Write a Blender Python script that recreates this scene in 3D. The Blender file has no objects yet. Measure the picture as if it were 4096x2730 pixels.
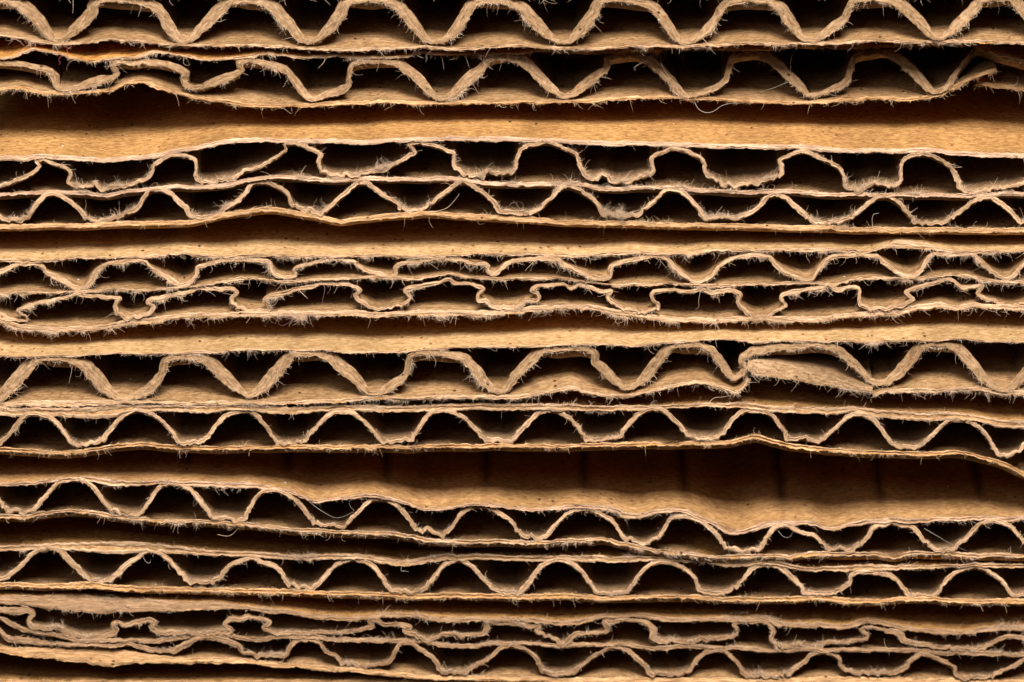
import bpy, math, random
import numpy as np
from mathutils import Vector, Matrix

# ------------------------------------------------------------------ scene, camera, light
# 1 unit = 1 cm (scale_length 0.01): the view is about 6.5 cm wide
sc = bpy.context.scene
sc.unit_settings.system = 'METRIC'
sc.unit_settings.scale_length = 0.01
ELEV = math.radians(20.0)
DIST = 45.0
LENS = 249.0
cam_data = bpy.data.cameras.new('camera')
cam = bpy.data.objects.new('camera', cam_data)
sc.collection.objects.link(cam)
sc.camera = cam
cam_data.sensor_width = 36.0
cam_data.lens = LENS
cam_data.clip_start = 0.5
cam_data.clip_end = 300.0
cam.location = (0, -DIST*math.cos(ELEV), DIST*math.sin(ELEV))
cam.rotation_euler = (math.pi/2-ELEV, 0, 0)
cam_data.dof.use_dof = True
cam_data.dof.focus_distance = DIST-0.12
cam_data.dof.aperture_fstop = 0.85

world = bpy.data.worlds.new('World')
sc.world = world
world.use_nodes = True
bg = world.node_tree.nodes['Background']
bg.inputs[0].default_value = (1.0, 0.8, 0.62, 1)
bg.inputs[1].default_value = 0.007

def area(name, elev, azim, dist, size, power, col):
    l = bpy.data.lights.new(name, 'AREA')
    l.shape = 'RECTANGLE'; l.size = size[0]; l.size_y = size[1]
    l.energy = power; l.color = col
    o = bpy.data.objects.new(name, l); sc.collection.objects.link(o)
    e, a = math.radians(elev), math.radians(azim)
    p = Vector((dist*math.cos(e)*math.sin(a), -dist*math.cos(e)*math.cos(a), dist*math.sin(e)))
    o.location = p
    o.rotation_euler = (-p).to_track_quat('-Z', 'Y').to_euler()
    return o
area('softbox_above', 50, 5, 60, (20, 17), 80000, (1.0, 0.885, 0.77))
area('added_fill', 36, -22, 60, (24, 18), 7000, (1.0, 0.86, 0.74))  # added fill with no visible source, lifts the gaps like bounced light

sc.view_settings.view_transform = 'Standard'
sc.view_settings.look = 'None'
sc.view_settings.exposure = 0.0
sc.view_settings.gamma = 1.0
sc.cycles.max_bounces = 6
sc.cycles.diffuse_bounces = 4

# ------------------------------------------------------------------ helpers
Z = 2.353
PX = 630.0          # photo pixels per cm
CT, ST = math.cos(ELEV), math.sin(ELEV)
R_up = np.array([0, ST, CT]); R_fw = np.array([0, CT, -ST]); CAM = np.array(cam.location)
def unproject(u, v, y):
    """photo pixel -> point standing at depth y (arrays)"""
    k = 36.0/LENS/4096.0
    a = (u-2048.0)*k; b = -(v-1365.0)*k
    dx = a
    dy = b*R_up[1]+R_fw[1]
    dz = b*R_up[2]+R_fw[2]
    t = (y-CAM[1])/dy
    return CAM[0]+t*dx, CAM[2]+t*dz

rng = np.random.default_rng(7)
def smooth_noise(n, step, amp, seed):
    """1-D value noise of n samples, one knot every `step` samples"""
    r = np.random.default_rng(seed)
    k = r.standard_normal(int(n/step)+4)
    x = np.arange(n)/step
    i = x.astype(int); f = x-i; f = f*f*(3-2*f)
    return amp*(k[i]*(1-f)+k[i+1]*f)

def curve(rows, y0, default_w, low=False, step=5.0, seed=0, jit=1.6, straight=0.0):
    """rows: {column: [(x, y[, w])]} traced at 2.353x; returns resampled u, v, w in photo pixels"""
    P = []
    for c in sorted(rows):
        for p in rows[c]:
            w = p[2] if len(p) > 2 else default_w
            yy = p[1]-(w/2 if low else 0)
            P.append((1000*c+p[0]/Z, y0+yy/Z, w/Z))
    Q = [P[0]]
    for p in P[1:]:
        if abs(p[0]-Q[-1][0]) < 14 and int(p[0]//1000) != int((Q[-1][0]-1e-6)//1000):   # same spot read in two crops
            Q[-1] = tuple((a+b)/2 for a, b in zip(p, Q[-1]))
        elif math.hypot(p[0]-Q[-1][0], p[1]-Q[-1][1]) > 4: Q.append(p)
    P = Q
    if low:   # liners are cut off outside the picture on both sides
        if P[0][0] < 60: P = [(-190, P[0][1]+rng.uniform(-4, 4), P[0][2])]+P
        if P[-1][0] > 3900 and P[-1][0] < 4270: P = P+[(4290, P[-1][1]+(P[-1][1]-P[-2][1])*0.3, P[-1][2])]
    P = np.array(P)
    ext = np.vstack([2*P[0]-P[1], P, 2*P[-1]-P[-2]])
    out = []
    for i in range(1, len(ext)-2):
        p0, p1, p2, p3 = ext[i-1], ext[i], ext[i+1], ext[i+2]
        def d(a, b): return max(1e-3, math.hypot(b[0]-a[0], b[1]-a[1])**0.5)
        t0 = 0; t1 = d(p0, p1); t2 = t1+d(p1, p2); t3 = t2+d(p2, p3)
        n = max(2, int(math.hypot(p2[0]-p1[0], p2[1]-p1[1])/2.0))
        t = np.linspace(t1, t2, n, endpoint=False)[:, None]
        A1 = (t1-t)/(t1-t0)*p0+(t-t0)/(t1-t0)*p1
        A2 = (t2-t)/(t2-t1)*p1+(t-t1)/(t2-t1)*p2
        A3 = (t3-t)/(t3-t2)*p2+(t-t2)/(t3-t2)*p3
        B1 = (t2-t)/(t2-t0)*A1+(t-t0)/(t2-t0)*A2
        B2 = (t3-t)/(t3-t1)*A2+(t-t1)/(t3-t1)*A3
        out.append(((t2-t)/(t2-t1)*B1+(t-t1)/(t2-t1)*B2)*(1-straight)+((t2-t)/(t2-t1)*p1+(t-t1)/(t2-t1)*p2)*straight)
    out.append(P[-1:]); C = np.vstack(out)
    s = np.concatenate([[0], np.cumsum(np.hypot(*np.diff(C[:, :2], axis=0).T))])
    m = int(s[-1]/step)
    ss = np.linspace(0, s[-1], m)
    u, v, w = (np.interp(ss, s, C[:, k]) for k in range(3))
    u = u+smooth_noise(m, 4, jit*0.6, seed+1)+smooth_noise(m, 14, jit, seed+2)
    v = v+smooth_noise(m, 4, jit*0.6, seed+3)+smooth_noise(m, 14, jit, seed+4)
    return u, v, np.maximum(np.where(w < 22, w*1.14, w*1.04), 6)

def tangents(u, v, k=2):
    tu, tv = np.gradient(u), np.gradient(v)
    ker = np.ones(2*k+1)/(2*k+1)
    tu = np.convolve(np.pad(tu, k, mode='edge'), ker, 'valid')
    tv = np.convolve(np.pad(tv, k, mode='edge'), ker, 'valid')
    L = np.hypot(tu, tv)+1e-6
    return tu/L, tv/L

class Grid:
    def __init__(self): self.v = []; self.f = []; self.uv = []; self.m = []; self.n = 0; self.tone = []
    def add(self, pts, uvs, mat, flip=False):
        """pts (r, c, 3)"""
        r, c = pts.shape[:2]
        idx = (np.arange(r)[:, None]*c+np.arange(c)[None, :])+self.n
        a, b, d, e = idx[:-1, :-1], idx[:-1, 1:], idx[1:, 1:], idx[1:, :-1]
        q = np.stack([a, b, d, e] if not flip else [a, e, d, b], -1).reshape(-1, 4)
        self.v.append(pts.reshape(-1, 3)); self.uv.append(uvs.reshape(-1, 2))
        self.f.append(q); self.m.append(np.full(len(q), mat)); self.n += r*c
    def build(self, name, mats, parent, origin):
        v = np.vstack(self.v)-np.array(origin); f = np.vstack(self.f); uv = np.vstack(self.uv); m = np.concatenate(self.m)
        me = bpy.data.meshes.new(name)
        me.vertices.add(len(v)); me.vertices.foreach_set('co', v.ravel().astype(np.float32))
        me.loops.add(f.size); me.loops.foreach_set('vertex_index', f.ravel().astype(np.int32))
        me.polygons.add(len(f)); me.polygons.foreach_set('loop_start', (np.arange(len(f))*4).astype(np.int32))
        try: me.polygons.foreach_set('loop_total', np.full(len(f), 4, np.int32))
        except Exception: pass
        ul = me.uv_layers.new(name='UVMap')
        ul.data.foreach_set('uv', uv[f.ravel()].ravel().astype(np.float32))
        for x in mats: me.materials.append(x)
        me.polygons.foreach_set('material_index', m.astype(np.int32))
        me.polygons.foreach_set('use_smooth', np.ones(len(f), bool))
        me.update(calc_edges=True); me.validate()
        o = bpy.data.objects.new(name, me); sc.collection.objects.link(o)
        if parent is not None: o.parent = parent
        return o

# ------------------------------------------------------------------ materials (all procedural)
def paper(name, c1, c2, speck=0.5, streak=1.0, flute_line=0.0, bump=0.5, fib=0.5, vs=0.36, con=1.05, patch=0.3):
    """fibrous paper; UV = centimetres along the sheet, centimetres across / into the sheet"""
    m = bpy.data.materials.new(name); m.use_nodes = True
    nt = m.node_tree; N = nt.nodes; L = nt.links
    b = N['Principled BSDF']; b.inputs['Roughness'].default_value = 0.85
    b.inputs['Specular IOR Level'].default_value = 0.18
    uv = N.new('ShaderNodeUVMap')
    def mp(sx, sy):
        q = N.new('ShaderNodeMapping'); q.inputs['Scale'].default_value = (sx, sy*vs, 1); L.new(uv.outputs[0], q.inputs[0]); return q
    def noise(mapn, scale, det, rough=0.6, dist=0.0):
        q = N.new('ShaderNodeTexNoise'); q.inputs['Scale'].default_value = scale; q.inputs['Detail'].default_value = det
        q.inputs['Roughness'].default_value = rough; q.inputs['Distortion'].default_value = dist
        L.new(mapn.outputs[0], q.inputs['Vector']); return q
    def ramp(src, a, bb, ca=(0, 0, 0, 1), cb=(1, 1, 1, 1)):
        q = N.new('ShaderNodeValToRGB'); q.color_ramp.elements[0].position = a; q.color_ramp.elements[1].position = bb
        q.color_ramp.elements[0].color = ca; q.color_ramp.elements[1].color = cb
        L.new(src, q.inputs[0]); return q
    def mix(fac, a, bcol, mode='MIX'):
        q = N.new('ShaderNodeMix'); q.data_type = 'RGBA'; q.blend_type = mode
        if isinstance(fac, float): q.inputs[0].default_value = fac
        else: L.new(fac, q.inputs[0])
        if isinstance(a, tuple): q.inputs[6].default_value = a
        else: L.new(a, q.inputs[6])
        if isinstance(bcol, tuple): q.inputs[7].default_value = bcol
        else: L.new(bcol, q.inputs[7])
        return q
    n1 = noise(mp(9*streak, 46), 2.2, 6, 0.7, 0.6)
    r1 = ramp(n1.outputs['Fac'], 0.5-0.13/con, 0.5+0.13/con, c1+(1,), c2+(1,))
    n2 = noise(mp(1, 1), 2.2, 3)
    r2 = ramp(n2.outputs['Fac'], 0.3, 0.7, (1-patch, 1-patch*1.1, 1-patch*1.25, 1), (1+patch*0.5, 1+patch*0.5, 1+patch*0.55, 1))
    col = mix(1.0, r1.outputs[0], r2.outputs[0], 'MULTIPLY')
    # thin curled dark fibres: a narrow ridge of a warped noise, in places
    n3 = noise(mp(9, 16), 1.6, 2, 0.5, 2.2)
    w = N.new('ShaderNodeMath'); w.operation = 'SUBTRACT'; w.inputs[1].default_value = 0.5; L.new(n3.outputs['Fac'], w.inputs[0])
    ab = N.new('ShaderNodeMath'); ab.operation = 'ABSOLUTE'; L.new(w.outputs[0], ab.inputs[0])
    r3 = ramp(ab.outputs[0], 0.003, 0.012, (1, 1, 1, 1), (0, 0, 0, 1))
    n4 = noise(mp(3.1, 5.3), 2.0, 2)
    r4 = ramp(n4.outputs['Fac'], 0.52, 0.62)
    fm = N.new('ShaderNodeMath'); fm.operation = 'MULTIPLY'; L.new(r3.outputs[0], fm.inputs[0]); L.new(r4.outputs[0], fm.inputs[1])
    fm2 = N.new('ShaderNodeMath'); fm2.operation = 'MULTIPLY'; L.new(fm.outputs[0], fm2.inputs[0]); fm2.inputs[1].default_value = fib
    col = mix(fm2.outputs[0], col.outputs[2], (0.22, 0.105, 0.035, 1))
    # specks
    def specks(scale, thr, colr, amt, off):
        nonlocal col
        mpn = mp(1, 1.6); mpn.inputs['Location'].default_value = (off, off*0.7, 0)
        vv = N.new('ShaderNodeTexVoronoi'); vv.inputs['Scale'].default_value = scale; vv.inputs['Randomness'].default_value = 1
        L.new(mpn.outputs[0], vv.inputs['Vector'])
        r = ramp(vv.outputs['Distance'], thr*0.6, thr, (1, 1, 1, 1), (0, 0, 0, 1))
        sep = N.new('ShaderNodeSeparateColor'); L.new(vv.outputs['Color'], sep.inputs[0])
        rr = ramp(sep.outputs[0], 1-amt, 1-amt+0.01)
        mm = N.new('ShaderNodeMath'); mm.operation = 'MULTIPLY'; L.new(r.outputs[0], mm.inputs[0]); L.new(rr.outputs[0], mm.inputs[1])
        col = mix(mm.outputs[0], col.outputs[2], colr)
    specks(11, 0.14, (0.07, 0.04, 0.02, 1), 0.30*speck, 0.0)
    specks(7, 0.075, (0.78, 0.72, 0.62, 1), 0.25*speck, 3.3)
    specks(16, 0.2, (0.25, 0.12, 0.05, 1), 0.4*speck, 7.1)
    specks(2.2, 0.04, (0.5, 0.06, 0.04, 1), 0.25*speck, 11.7)
    specks(2.6, 0.045, (0.06, 0.16, 0.3, 1), 0.14*speck, 17.7)
    if flute_line > 0:     # dark lines running back, one per flute, fading out towards the front edge
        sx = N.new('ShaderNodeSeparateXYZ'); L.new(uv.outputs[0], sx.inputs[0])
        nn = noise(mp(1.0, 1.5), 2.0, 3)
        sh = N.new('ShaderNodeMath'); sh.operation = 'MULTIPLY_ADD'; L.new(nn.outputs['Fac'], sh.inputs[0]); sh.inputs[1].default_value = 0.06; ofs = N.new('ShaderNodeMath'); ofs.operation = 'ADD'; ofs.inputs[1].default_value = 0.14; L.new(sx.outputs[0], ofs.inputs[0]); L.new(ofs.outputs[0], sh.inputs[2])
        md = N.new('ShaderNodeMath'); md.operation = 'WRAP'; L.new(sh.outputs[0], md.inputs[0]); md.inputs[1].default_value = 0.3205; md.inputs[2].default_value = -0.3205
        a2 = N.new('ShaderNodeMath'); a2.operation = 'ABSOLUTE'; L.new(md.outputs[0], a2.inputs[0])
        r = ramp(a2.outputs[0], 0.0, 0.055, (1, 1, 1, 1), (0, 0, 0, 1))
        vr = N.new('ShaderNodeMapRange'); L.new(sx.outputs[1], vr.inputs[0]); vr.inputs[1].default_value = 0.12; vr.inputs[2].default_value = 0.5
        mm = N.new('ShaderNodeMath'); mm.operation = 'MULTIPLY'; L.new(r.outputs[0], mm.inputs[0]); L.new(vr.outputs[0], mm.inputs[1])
        m3 = N.new('ShaderNodeMath'); m3.operation = 'MULTIPLY'; L.new(mm.outputs[0], m3.inputs[0]); m3.inputs[1].default_value = flute_line
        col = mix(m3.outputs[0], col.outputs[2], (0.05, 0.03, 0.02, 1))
    L.new(col.outputs[2], b.inputs['Base Color'])
    nb = noise(mp(20, 40), 2.6, 5, 0.7)
    ad = N.new('ShaderNodeMath'); ad.operation = 'ADD'; L.new(nb.outputs['Fac'], ad.inputs[0]); L.new(n1.outputs['Fac'], ad.inputs[1])
    bp = N.new('ShaderNodeBump'); bp.inputs['Strength'].default_value = bump; bp.inputs['Distance'].default_value = 0.012
    L.new(ad.outputs[0], bp.inputs['Height']); L.new(bp.outputs[0], b.inputs['Normal'])
    return m

M_OUT = paper('kraft_golden_face', (0.33, 0.165, 0.055), (0.67, 0.415, 0.165), 0.8, fib=0.85)
M_OUTP = paper('kraft_pale_face', (0.40, 0.24, 0.095), (0.72, 0.525, 0.29), 1.2, fib=0.8)
M_OUTO = paper('kraft_orange_face', (0.34, 0.125, 0.02), (0.78, 0.46, 0.15), 0.3, patch=0.6)
M_OUTS = paper('kraft_face_with_flute_lines', (0.33, 0.175, 0.07), (0.66, 0.42, 0.195), 0.7, flute_line=0.85, fib=0.85)
M_IN = paper('liner_inner_face', (0.27, 0.15, 0.065), (0.57, 0.385, 0.205), 1.0)
M_MED = paper('fluting_paper', (0.21, 0.125, 0.062), (0.50, 0.35, 0.215), 1.2, vs=0.8)
M_EDGE = paper('cut_paper_edge', (0.44, 0.275, 0.155), (0.84, 0.62, 0.42), 0.2, vs=1.0, streak=0.45, bump=0.9, fib=0.15)
M_EDGED = paper('cut_paper_edge_dull', (0.26, 0.155, 0.085), (0.54, 0.37, 0.23), 0.2, vs=1.0, streak=0.45, bump=0.8, fib=0.15)
M_EDGEP = paper('cut_paper_edge_pinkish', (0.50, 0.32, 0.21), (0.86, 0.63, 0.46), 0.2, vs=1.0, streak=0.45, bump=0.8, fib=0.1)
M_EDGEO = paper('cut_paper_edge_orange', (0.44, 0.245, 0.11), (0.84, 0.57, 0.32), 0.2, vs=1.0, streak=0.45, bump=0.8, fib=0.1)

def fibre_mat(name, lo, hi):
    m = bpy.data.materials.new(name); m.use_nodes = True
    N = m.node_tree.nodes; L = m.node_tree.links; b = N['Principled BSDF']
    b.inputs['Roughness'].default_value = 0.7; b.inputs['Specular IOR Level'].default_value = 0.2
    uv = N.new('ShaderNodeUVMap'); sp = N.new('ShaderNodeSeparateXYZ'); L.new(uv.outputs[0], sp.inputs[0])
    r = N.new('ShaderNodeValToRGB'); r.color_ramp.elements[0].color = lo+(1,); r.color_ramp.elements[1].color = hi+(1,)
    L.new(sp.outputs[0], r.inputs[0]); L.new(r.outputs[0], b.inputs['Base Color'])
    return m
F_TAN = fibre_mat('fibre_tan', (0.5, 0.3, 0.15), (0.95, 0.76, 0.52))
F_PALE = fibre_mat('fibre_pale', (0.5, 0.34, 0.21), (0.92, 0.76, 0.6))
F_WHITE = fibre_mat('fibre_white', (0.45, 0.42, 0.38), (0.6, 0.57, 0.52))
F_RED = fibre_mat('fibre_red', (0.6, 0.10, 0.13), (0.75, 0.2, 0.22))
F_PURPLE = fibre_mat('fibre_purple', (0.3, 0.16, 0.24), (0.42, 0.26, 0.36))

# ------------------------------------------------------------------ fibres
def tubes(P, rad, tone):
    """P (n, k, 3) polylines -> Grid-like arrays of 3-sided tapered tubes"""
    n, k = P.shape[:2]
    T = np.gradient(P, axis=1); T /= (np.linalg.norm(T, axis=2, keepdims=True)+1e-9)
    ref = np.zeros_like(T); ref[..., 1] = 1.0
    ref[np.abs(T[..., 1]) > 0.9] = (1, 0, 0)
    A = np.cross(T, ref); A /= (np.linalg.norm(A, axis=2, keepdims=True)+1e-9)
    B = np.cross(T, A)
    taper = np.linspace(1, 0.35, k)[None, :, None]*rad[:, None, None]
    rings = []
    for q in range(3):
        a = 2*math.pi*q/3
        rings.append(P+taper*(math.cos(a)*A+math.sin(a)*B))
    V = np.stack(rings, 2)                       # n,k,3,3
    idx = np.arange(n*k*3).reshape(n, k, 3)
    F = []
    for q in range(3):
        q2 = (q+1) % 3
        F.append(np.stack([idx[:, :-1, q], idx[:, :-1, q2], idx[:, 1:, q2], idx[:, 1:, q]], -1).reshape(-1, 4))
    UV = np.zeros((n, k, 3, 2)); UV[..., 0] = tone[:, None, None]; UV[..., 1] = np.linspace(0, 1, k)[None, :, None]
    return V.reshape(-1, 3), np.vstack(F), UV.reshape(-1, 2)

def fringe(base, nrm, tng, n, length, parent, origin, mat, seed, weight=None, along=0.5, front=0.55, thick=1.0, surf=None):
    """n fibres rooted on the points base (m,3), leaning along nrm/tng and out towards the viewer"""
    r = np.random.default_rng(seed)
    m = len(base); n = int(n*1.25)
    cl = np.exp(smooth_noise(m, 7, 1.1, seed+5)+smooth_noise(m, 35, 0.8, seed+6))
    if weight is not None: cl = cl*weight
    cl /= cl.sum()
    i = r.choice(m, n, p=cl)
    k = 6
    L = length*0.33*np.exp(r.normal(0, 0.95, n)); L = np.minimum(L, length*2.8)
    side = r.normal(0, along, n)[:, None]
    d = nrm[i]*(0.15+r.random((n, 1))*0.8)+tng[i]*side*1.4
    d[:, 1] -= 0.15+front*r.random(n)
    d += r.normal(0, 0.2, (n, 3)); d /= np.linalg.norm(d, axis=1, keepdims=True)
    curl = r.normal(0, 1.0, (n, 3)); curl -= (curl*d).sum(1, keepdims=True)*d
    P = np.zeros((n, k, 3)); p = base[i]+r.normal(0, 0.0022, (n, 3)); P[:, 0] = p
    amt = r.normal(0, 0.95, n)[:, None]*0.6
    for j in range(1, k):
        d = d+curl*amt*0.75; 
        if j in (2, 4): curl = curl+r.normal(0, 0.9, (n, 3))
        d = d/np.linalg.norm(d, axis=1, keepdims=True)
        p = p+d*(L/(k-1))[:, None]; P[:, j] = p
    rad = 0.0008*thick*np.exp(r.normal(0, 0.3, n))
    tone = np.clip(r.beta(2.2, 1.6, n), 0, 1)
    V, F, UV = tubes(P, rad, tone)
    g = Grid(); g.v = [V]; g.f = [F]; g.uv = [UV]; g.m = [np.zeros(len(F), int)]; g.n = len(V)
    o = g.build('fibre_fringe', [mat], parent, (0, 0, 0) if origin is None else origin)
    o['kind'] = 'stuff'
    return o

def strand(rows, y0, yd, parent, origin, mat, rad=0.0016, label=None):
    prof = PROF[parent.name]
    """one long loose fibre traced from the photograph, hanging just in front of its sheet"""
    u, v, w = curve(rows, y0, 8, step=6, jit=0.5, seed=int(sum(p[0] for c in rows.values() for p in c)) % 997)
    y = depth_of(u, prof)-0.04+smooth_noise(len(u), 12, 0.02, 5)
    X, Zc = unproject(u, v, y)
    P = np.stack([X, y, Zc], -1)[None]
    V, F, UV = tubes(P, np.array([rad*0.72]), np.array([0.7]))
    g = Grid(); g.v = [V]; g.f = [F]; g.uv = [UV]; g.m = [np.zeros(len(F), int)]
    o = g.build('loose_fibre', [mat], parent, origin)
    if label: o['label'] = label
    return o

# ------------------------------------------------------------------ one layer of paper
def depth_of(u, prof):
    return np.interp(u, [p[0] for p in prof], [p[1]*0.1 for p in prof])

DEPTH = 7.0
PROF = {}
def layer(name, rows, y0, w, prof, parent, origin, mats, low=True, bevel=0.35, fr=('down', 900, 0.035, None), seed=1,
          jit=1.6, rough=1.0, groove=0.0, dy=0.0, label=None, ends=None, maxt=9.0, step=5.0, lip=0.0):
    """mats = (cut edge, upper face, lower face). Cross-section: ragged cut face at the front, then a thin sheet running back."""
    PROF[parent.name] = prof
    thick = bevel > 0.8 and name == 'fluting'
    u, v, wd = curve(rows, y0, w, low, seed=seed*13, jit=jit, step=step, straight=0.92 if thick else 0.0)
    if thick:      # the folded-over side walls reach right up under the top liner: sharp shoulders
        H = 10
        vm = np.convolve(np.pad(v, 60, mode='edge'), np.ones(121)/121, 'valid')
        wp = np.pad(wd, H, mode='edge')
        dil = np.max(np.stack([wp[j:j+len(wd)] for j in range(2*H+1)]), 0)
        dil = np.convolve(np.pad(dil, 3, mode='edge'), np.ones(7)/7, 'valid')
        kk = np.clip((vm-v-8)/22, 0, 1)
        dw = (dil-wd)*kk*0.8*(np.minimum(dil, 45)/45)
        a_, b_ = tangents(u, v, 5)
        u = u+b_*dw*0.5; v = v-a_*dw*0.5; wd = wd+dw
    if ends:
        k = (u >= ends[0]) & (u <= ends[1]); u, v, wd = u[k], v[k], wd[k]
    m = len(u)
    if name == 'fluting' and bevel < 0.6:
        vs_ = np.convolve(np.pad(v, 70, mode='edge'), np.ones(141)/141, 'valid')
        k = np.clip((v-vs_)/22-0.35, 0, 1)
        v = v+k*smooth_noise(m, 2.6, 4.2, seed+400); u = u+k*smooth_noise(m, 3, 2.5, seed+401)
    tu, tv = tangents(u, v, 3)
    nu, nv = tv, -tu                       # "up" side in image coordinates (v grows downward)
    yf = depth_of(u, prof)+dy+smooth_noise(m, 60, 0.008, seed+77)
    s = np.concatenate([[0], np.cumsum(np.hypot(np.diff(u), np.diff(v)))])/PX
    s0 = u[0]/PX
    K = 9
    tt = np.linspace(-0.5, 0.5, K)
    lowj = (smooth_noise(m, 1.3, 1.2, seed+8)+smooth_noise(m, 4, 1.2, seed+9)+smooth_noise(m, 15, 1.3, seed+12))*rough
    upj = (smooth_noise(m, 1.5, 0.9, seed+10)+smooth_noise(m, 5, 1.0, seed+11)+smooth_noise(m, 18, 1.1, seed+14))*rough*(0.45 if bevel > 0.8 else 1)
    bev = bevel*np.maximum(0, wd-8)/PX     # the upper lip lies further back than the lower one
    pts = np.zeros((K, m, 3)); uvs = np.zeros((K, m, 2))
    relief = [smooth_noise(m, 2.2+2*(q % 3), 0.0026, seed*31+q)+smooth_noise(m, 18, 0.0035, seed*37+q) for q in range(K)]
    for q in range(K):
        off = tt[q]*wd+(lowj*(0.5-tt[q])+upj*(0.5+tt[q]))
        uu = u+nu*off; vv = v+nv*off
        y = yf+bev*(tt[q]+0.5)**1.3+relief[q]*rough
        if q in (0, K-1): y = y+0.004
        if groove: y = y+groove*math.exp(-((tt[q]+0.02)/0.09)**2)*(0.6+0.4*np.clip(smooth_noise(m, 30, 1, seed+50), -1, 1))
        X, Zc = unproject(uu, vv, y)
        pts[q] = np.stack([X, y, Zc], -1)
        uvs[q, :, 0] = s+s0; uvs[q, :, 1] = tt[q]*wd/PX+seed*0.37
    g = Grid()
    g.add(pts, uvs, 0, flip=True)
    # upper face running back
    up = pts[-1]; lo = pts[0]
    th = np.minimum(wd, maxt)/PX
    dirn = lo-up; dirn[:, 1] = 0; dirn /= (np.linalg.norm(dirn, axis=1, keepdims=True)+1e-9)
    ds = np.array([0, 0.015, 0.03, 0.05, 0.075, 0.11, 0.17, 0.26, 0.38, 0.52, 0.7, 0.95, 1.3, 1.8, 2.6, 4.0, DEPTH])
    D = len(ds)
    A = np.zeros((D, m, 3)); Bt = np.zeros((D, m, 3)); UA = np.zeros((D, m, 2)); UB = np.zeros((D, m, 2))
    base_lo = np.where((wd > maxt)[:, None], up+dirn*th[:, None], lo)
    base_lo[:, 1] = up[:, 1]+0.004
    def sm(a, k=9):
        out = a.copy()
        for c in range(3):
            w_ = np.pad(a[:, c], k, mode='reflect', reflect_type='odd')
            for _ in range(2): w_ = np.convolve(np.pad(w_, k//2, mode='edge'), np.ones(k)/k, 'valid')
            out[:, c] = w_[k:-k] if len(w_) == len(a)+2*k else a[:, c]
        return out
    up_s, lo_s = sm(up), sm(base_lo)
    wob = [smooth_noise(m, 45, 1, seed*7+200), smooth_noise(m, 30, 1, seed*7+201)]
    for q in range(D):
        e = min(1, ds[q]/0.6)
        wz = -lip*(1-math.exp(-ds[q]/0.045))+0.006*e*(wob[0]*math.sin(ds[q]*2.1+seed)+wob[1]*math.cos(ds[q]*3.7))
        e2 = 1-math.exp(-ds[q]/0.025)
        A[q] = up*(1-e2)+up_s*e2; A[q, :, 1] = up[:, 1]*(1-e2)+up_s[:, 1]*e2+ds[q]; A[q, :, 2] += wz
        Bt[q] = base_lo*(1-e2)+lo_s*e2; Bt[q, :, 1] = base_lo[:, 1]+ds[q]; Bt[q, :, 2] += wz
        UA[q, :, 0] = s+s0; UA[q, :, 1] = ds[q]+bev+seed*1.37 if name != 'lined_liner' else ds[q]
        UB[q, :, 0] = s+s0; UB[q, :, 1] = ds[q]+seed*2.11
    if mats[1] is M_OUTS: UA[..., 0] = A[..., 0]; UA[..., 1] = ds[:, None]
    g.add(A, UA, 1, flip=True)
    g.add(Bt, UB, 2, flip=False)
    # underside of the lip, from the fuzzy lower edge back to the thin sheet
    g.add(np.stack([lo, base_lo]), np.stack([np.stack([s+s0, s*0], -1), np.stack([s+s0, s*0+0.05], -1)]), 2)
    g.add(np.stack([A[-1], Bt[-1]]), np.stack([UA[-1], UB[-1]]), 0)
    # end caps are outside the picture: close them
    for e in (0, m-1):
        g.add(np.stack([A[:, e], Bt[:, e]]), np.stack([UA[:, e], UB[:, e]]), 0, flip=(e == 0))
    o = g.build(name, list(mats), parent, origin)
    if label: o['label'] = label
    if fr:
        T3 = np.zeros((m, 3)); T3[:, 0] = tu; T3[:, 2] = -tv
        N3 = np.zeros((m, 3)); N3[:, 0] = nu; N3[:, 2] = -nv
        seg = np.hypot(np.gradient(u), np.gradient(v))*((u > -60) & (u < 4160))
        frs = [fr] if isinstance(fr[0], str) else fr
        for j, (side, n, ln, wt) in enumerate(frs):
            W = seg.copy()
            if wt == 'trough':
                vs = np.convolve(np.pad(v, 60, mode='edge'), np.ones(121)/121, 'valid')
                W = W*(0.25+np.clip((v-vs)/25, 0, 2)**1.3)
            if side == 'down':
                bs = lo+np.array([0, -0.002, 0]); nn = -N3.copy(); nn[:, 2] -= 0.35
            elif side == 'up':
                bs = pts[-2]; nn = N3.copy(); nn[:, 2] += 0.3
            else:                         # nap on the cut face itself
                q = np.random.default_rng(seed+3).integers(1, K-1, m); bs = pts[q, np.arange(m)]
                nn = np.random.default_rng(seed+4).normal(0, 0.6, (m, 3)); nn[:, 1] -= 0.5
            fringe(bs, nn, T3, n, ln, o, origin, F_PALE if mats[0] is not M_EDGEO else F_TAN, seed*101+j, W,
                   front=0.55 if side != 'nap' else 0.4)
    return o

def sheet(label, y, vpix):
    """an Empty at the sheet's lower front edge that parents its papers"""
    _, zc = unproject(np.array([2048.0]), np.array([float(vpix)]), np.array([y*0.1]))
    o = bpy.data.objects.new('cardboard_sheet', None); sc.collection.objects.link(o)
    o.empty_display_size = 0.3
    o.location = (0, y*0.1, float(zc[0]))
    o['label'] = label; o['category'] = 'cardboard'; o['group'] = 'stacked corrugated cardboard sheets'
    return o, (0, y*0.1, float(zc[0]))

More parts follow.
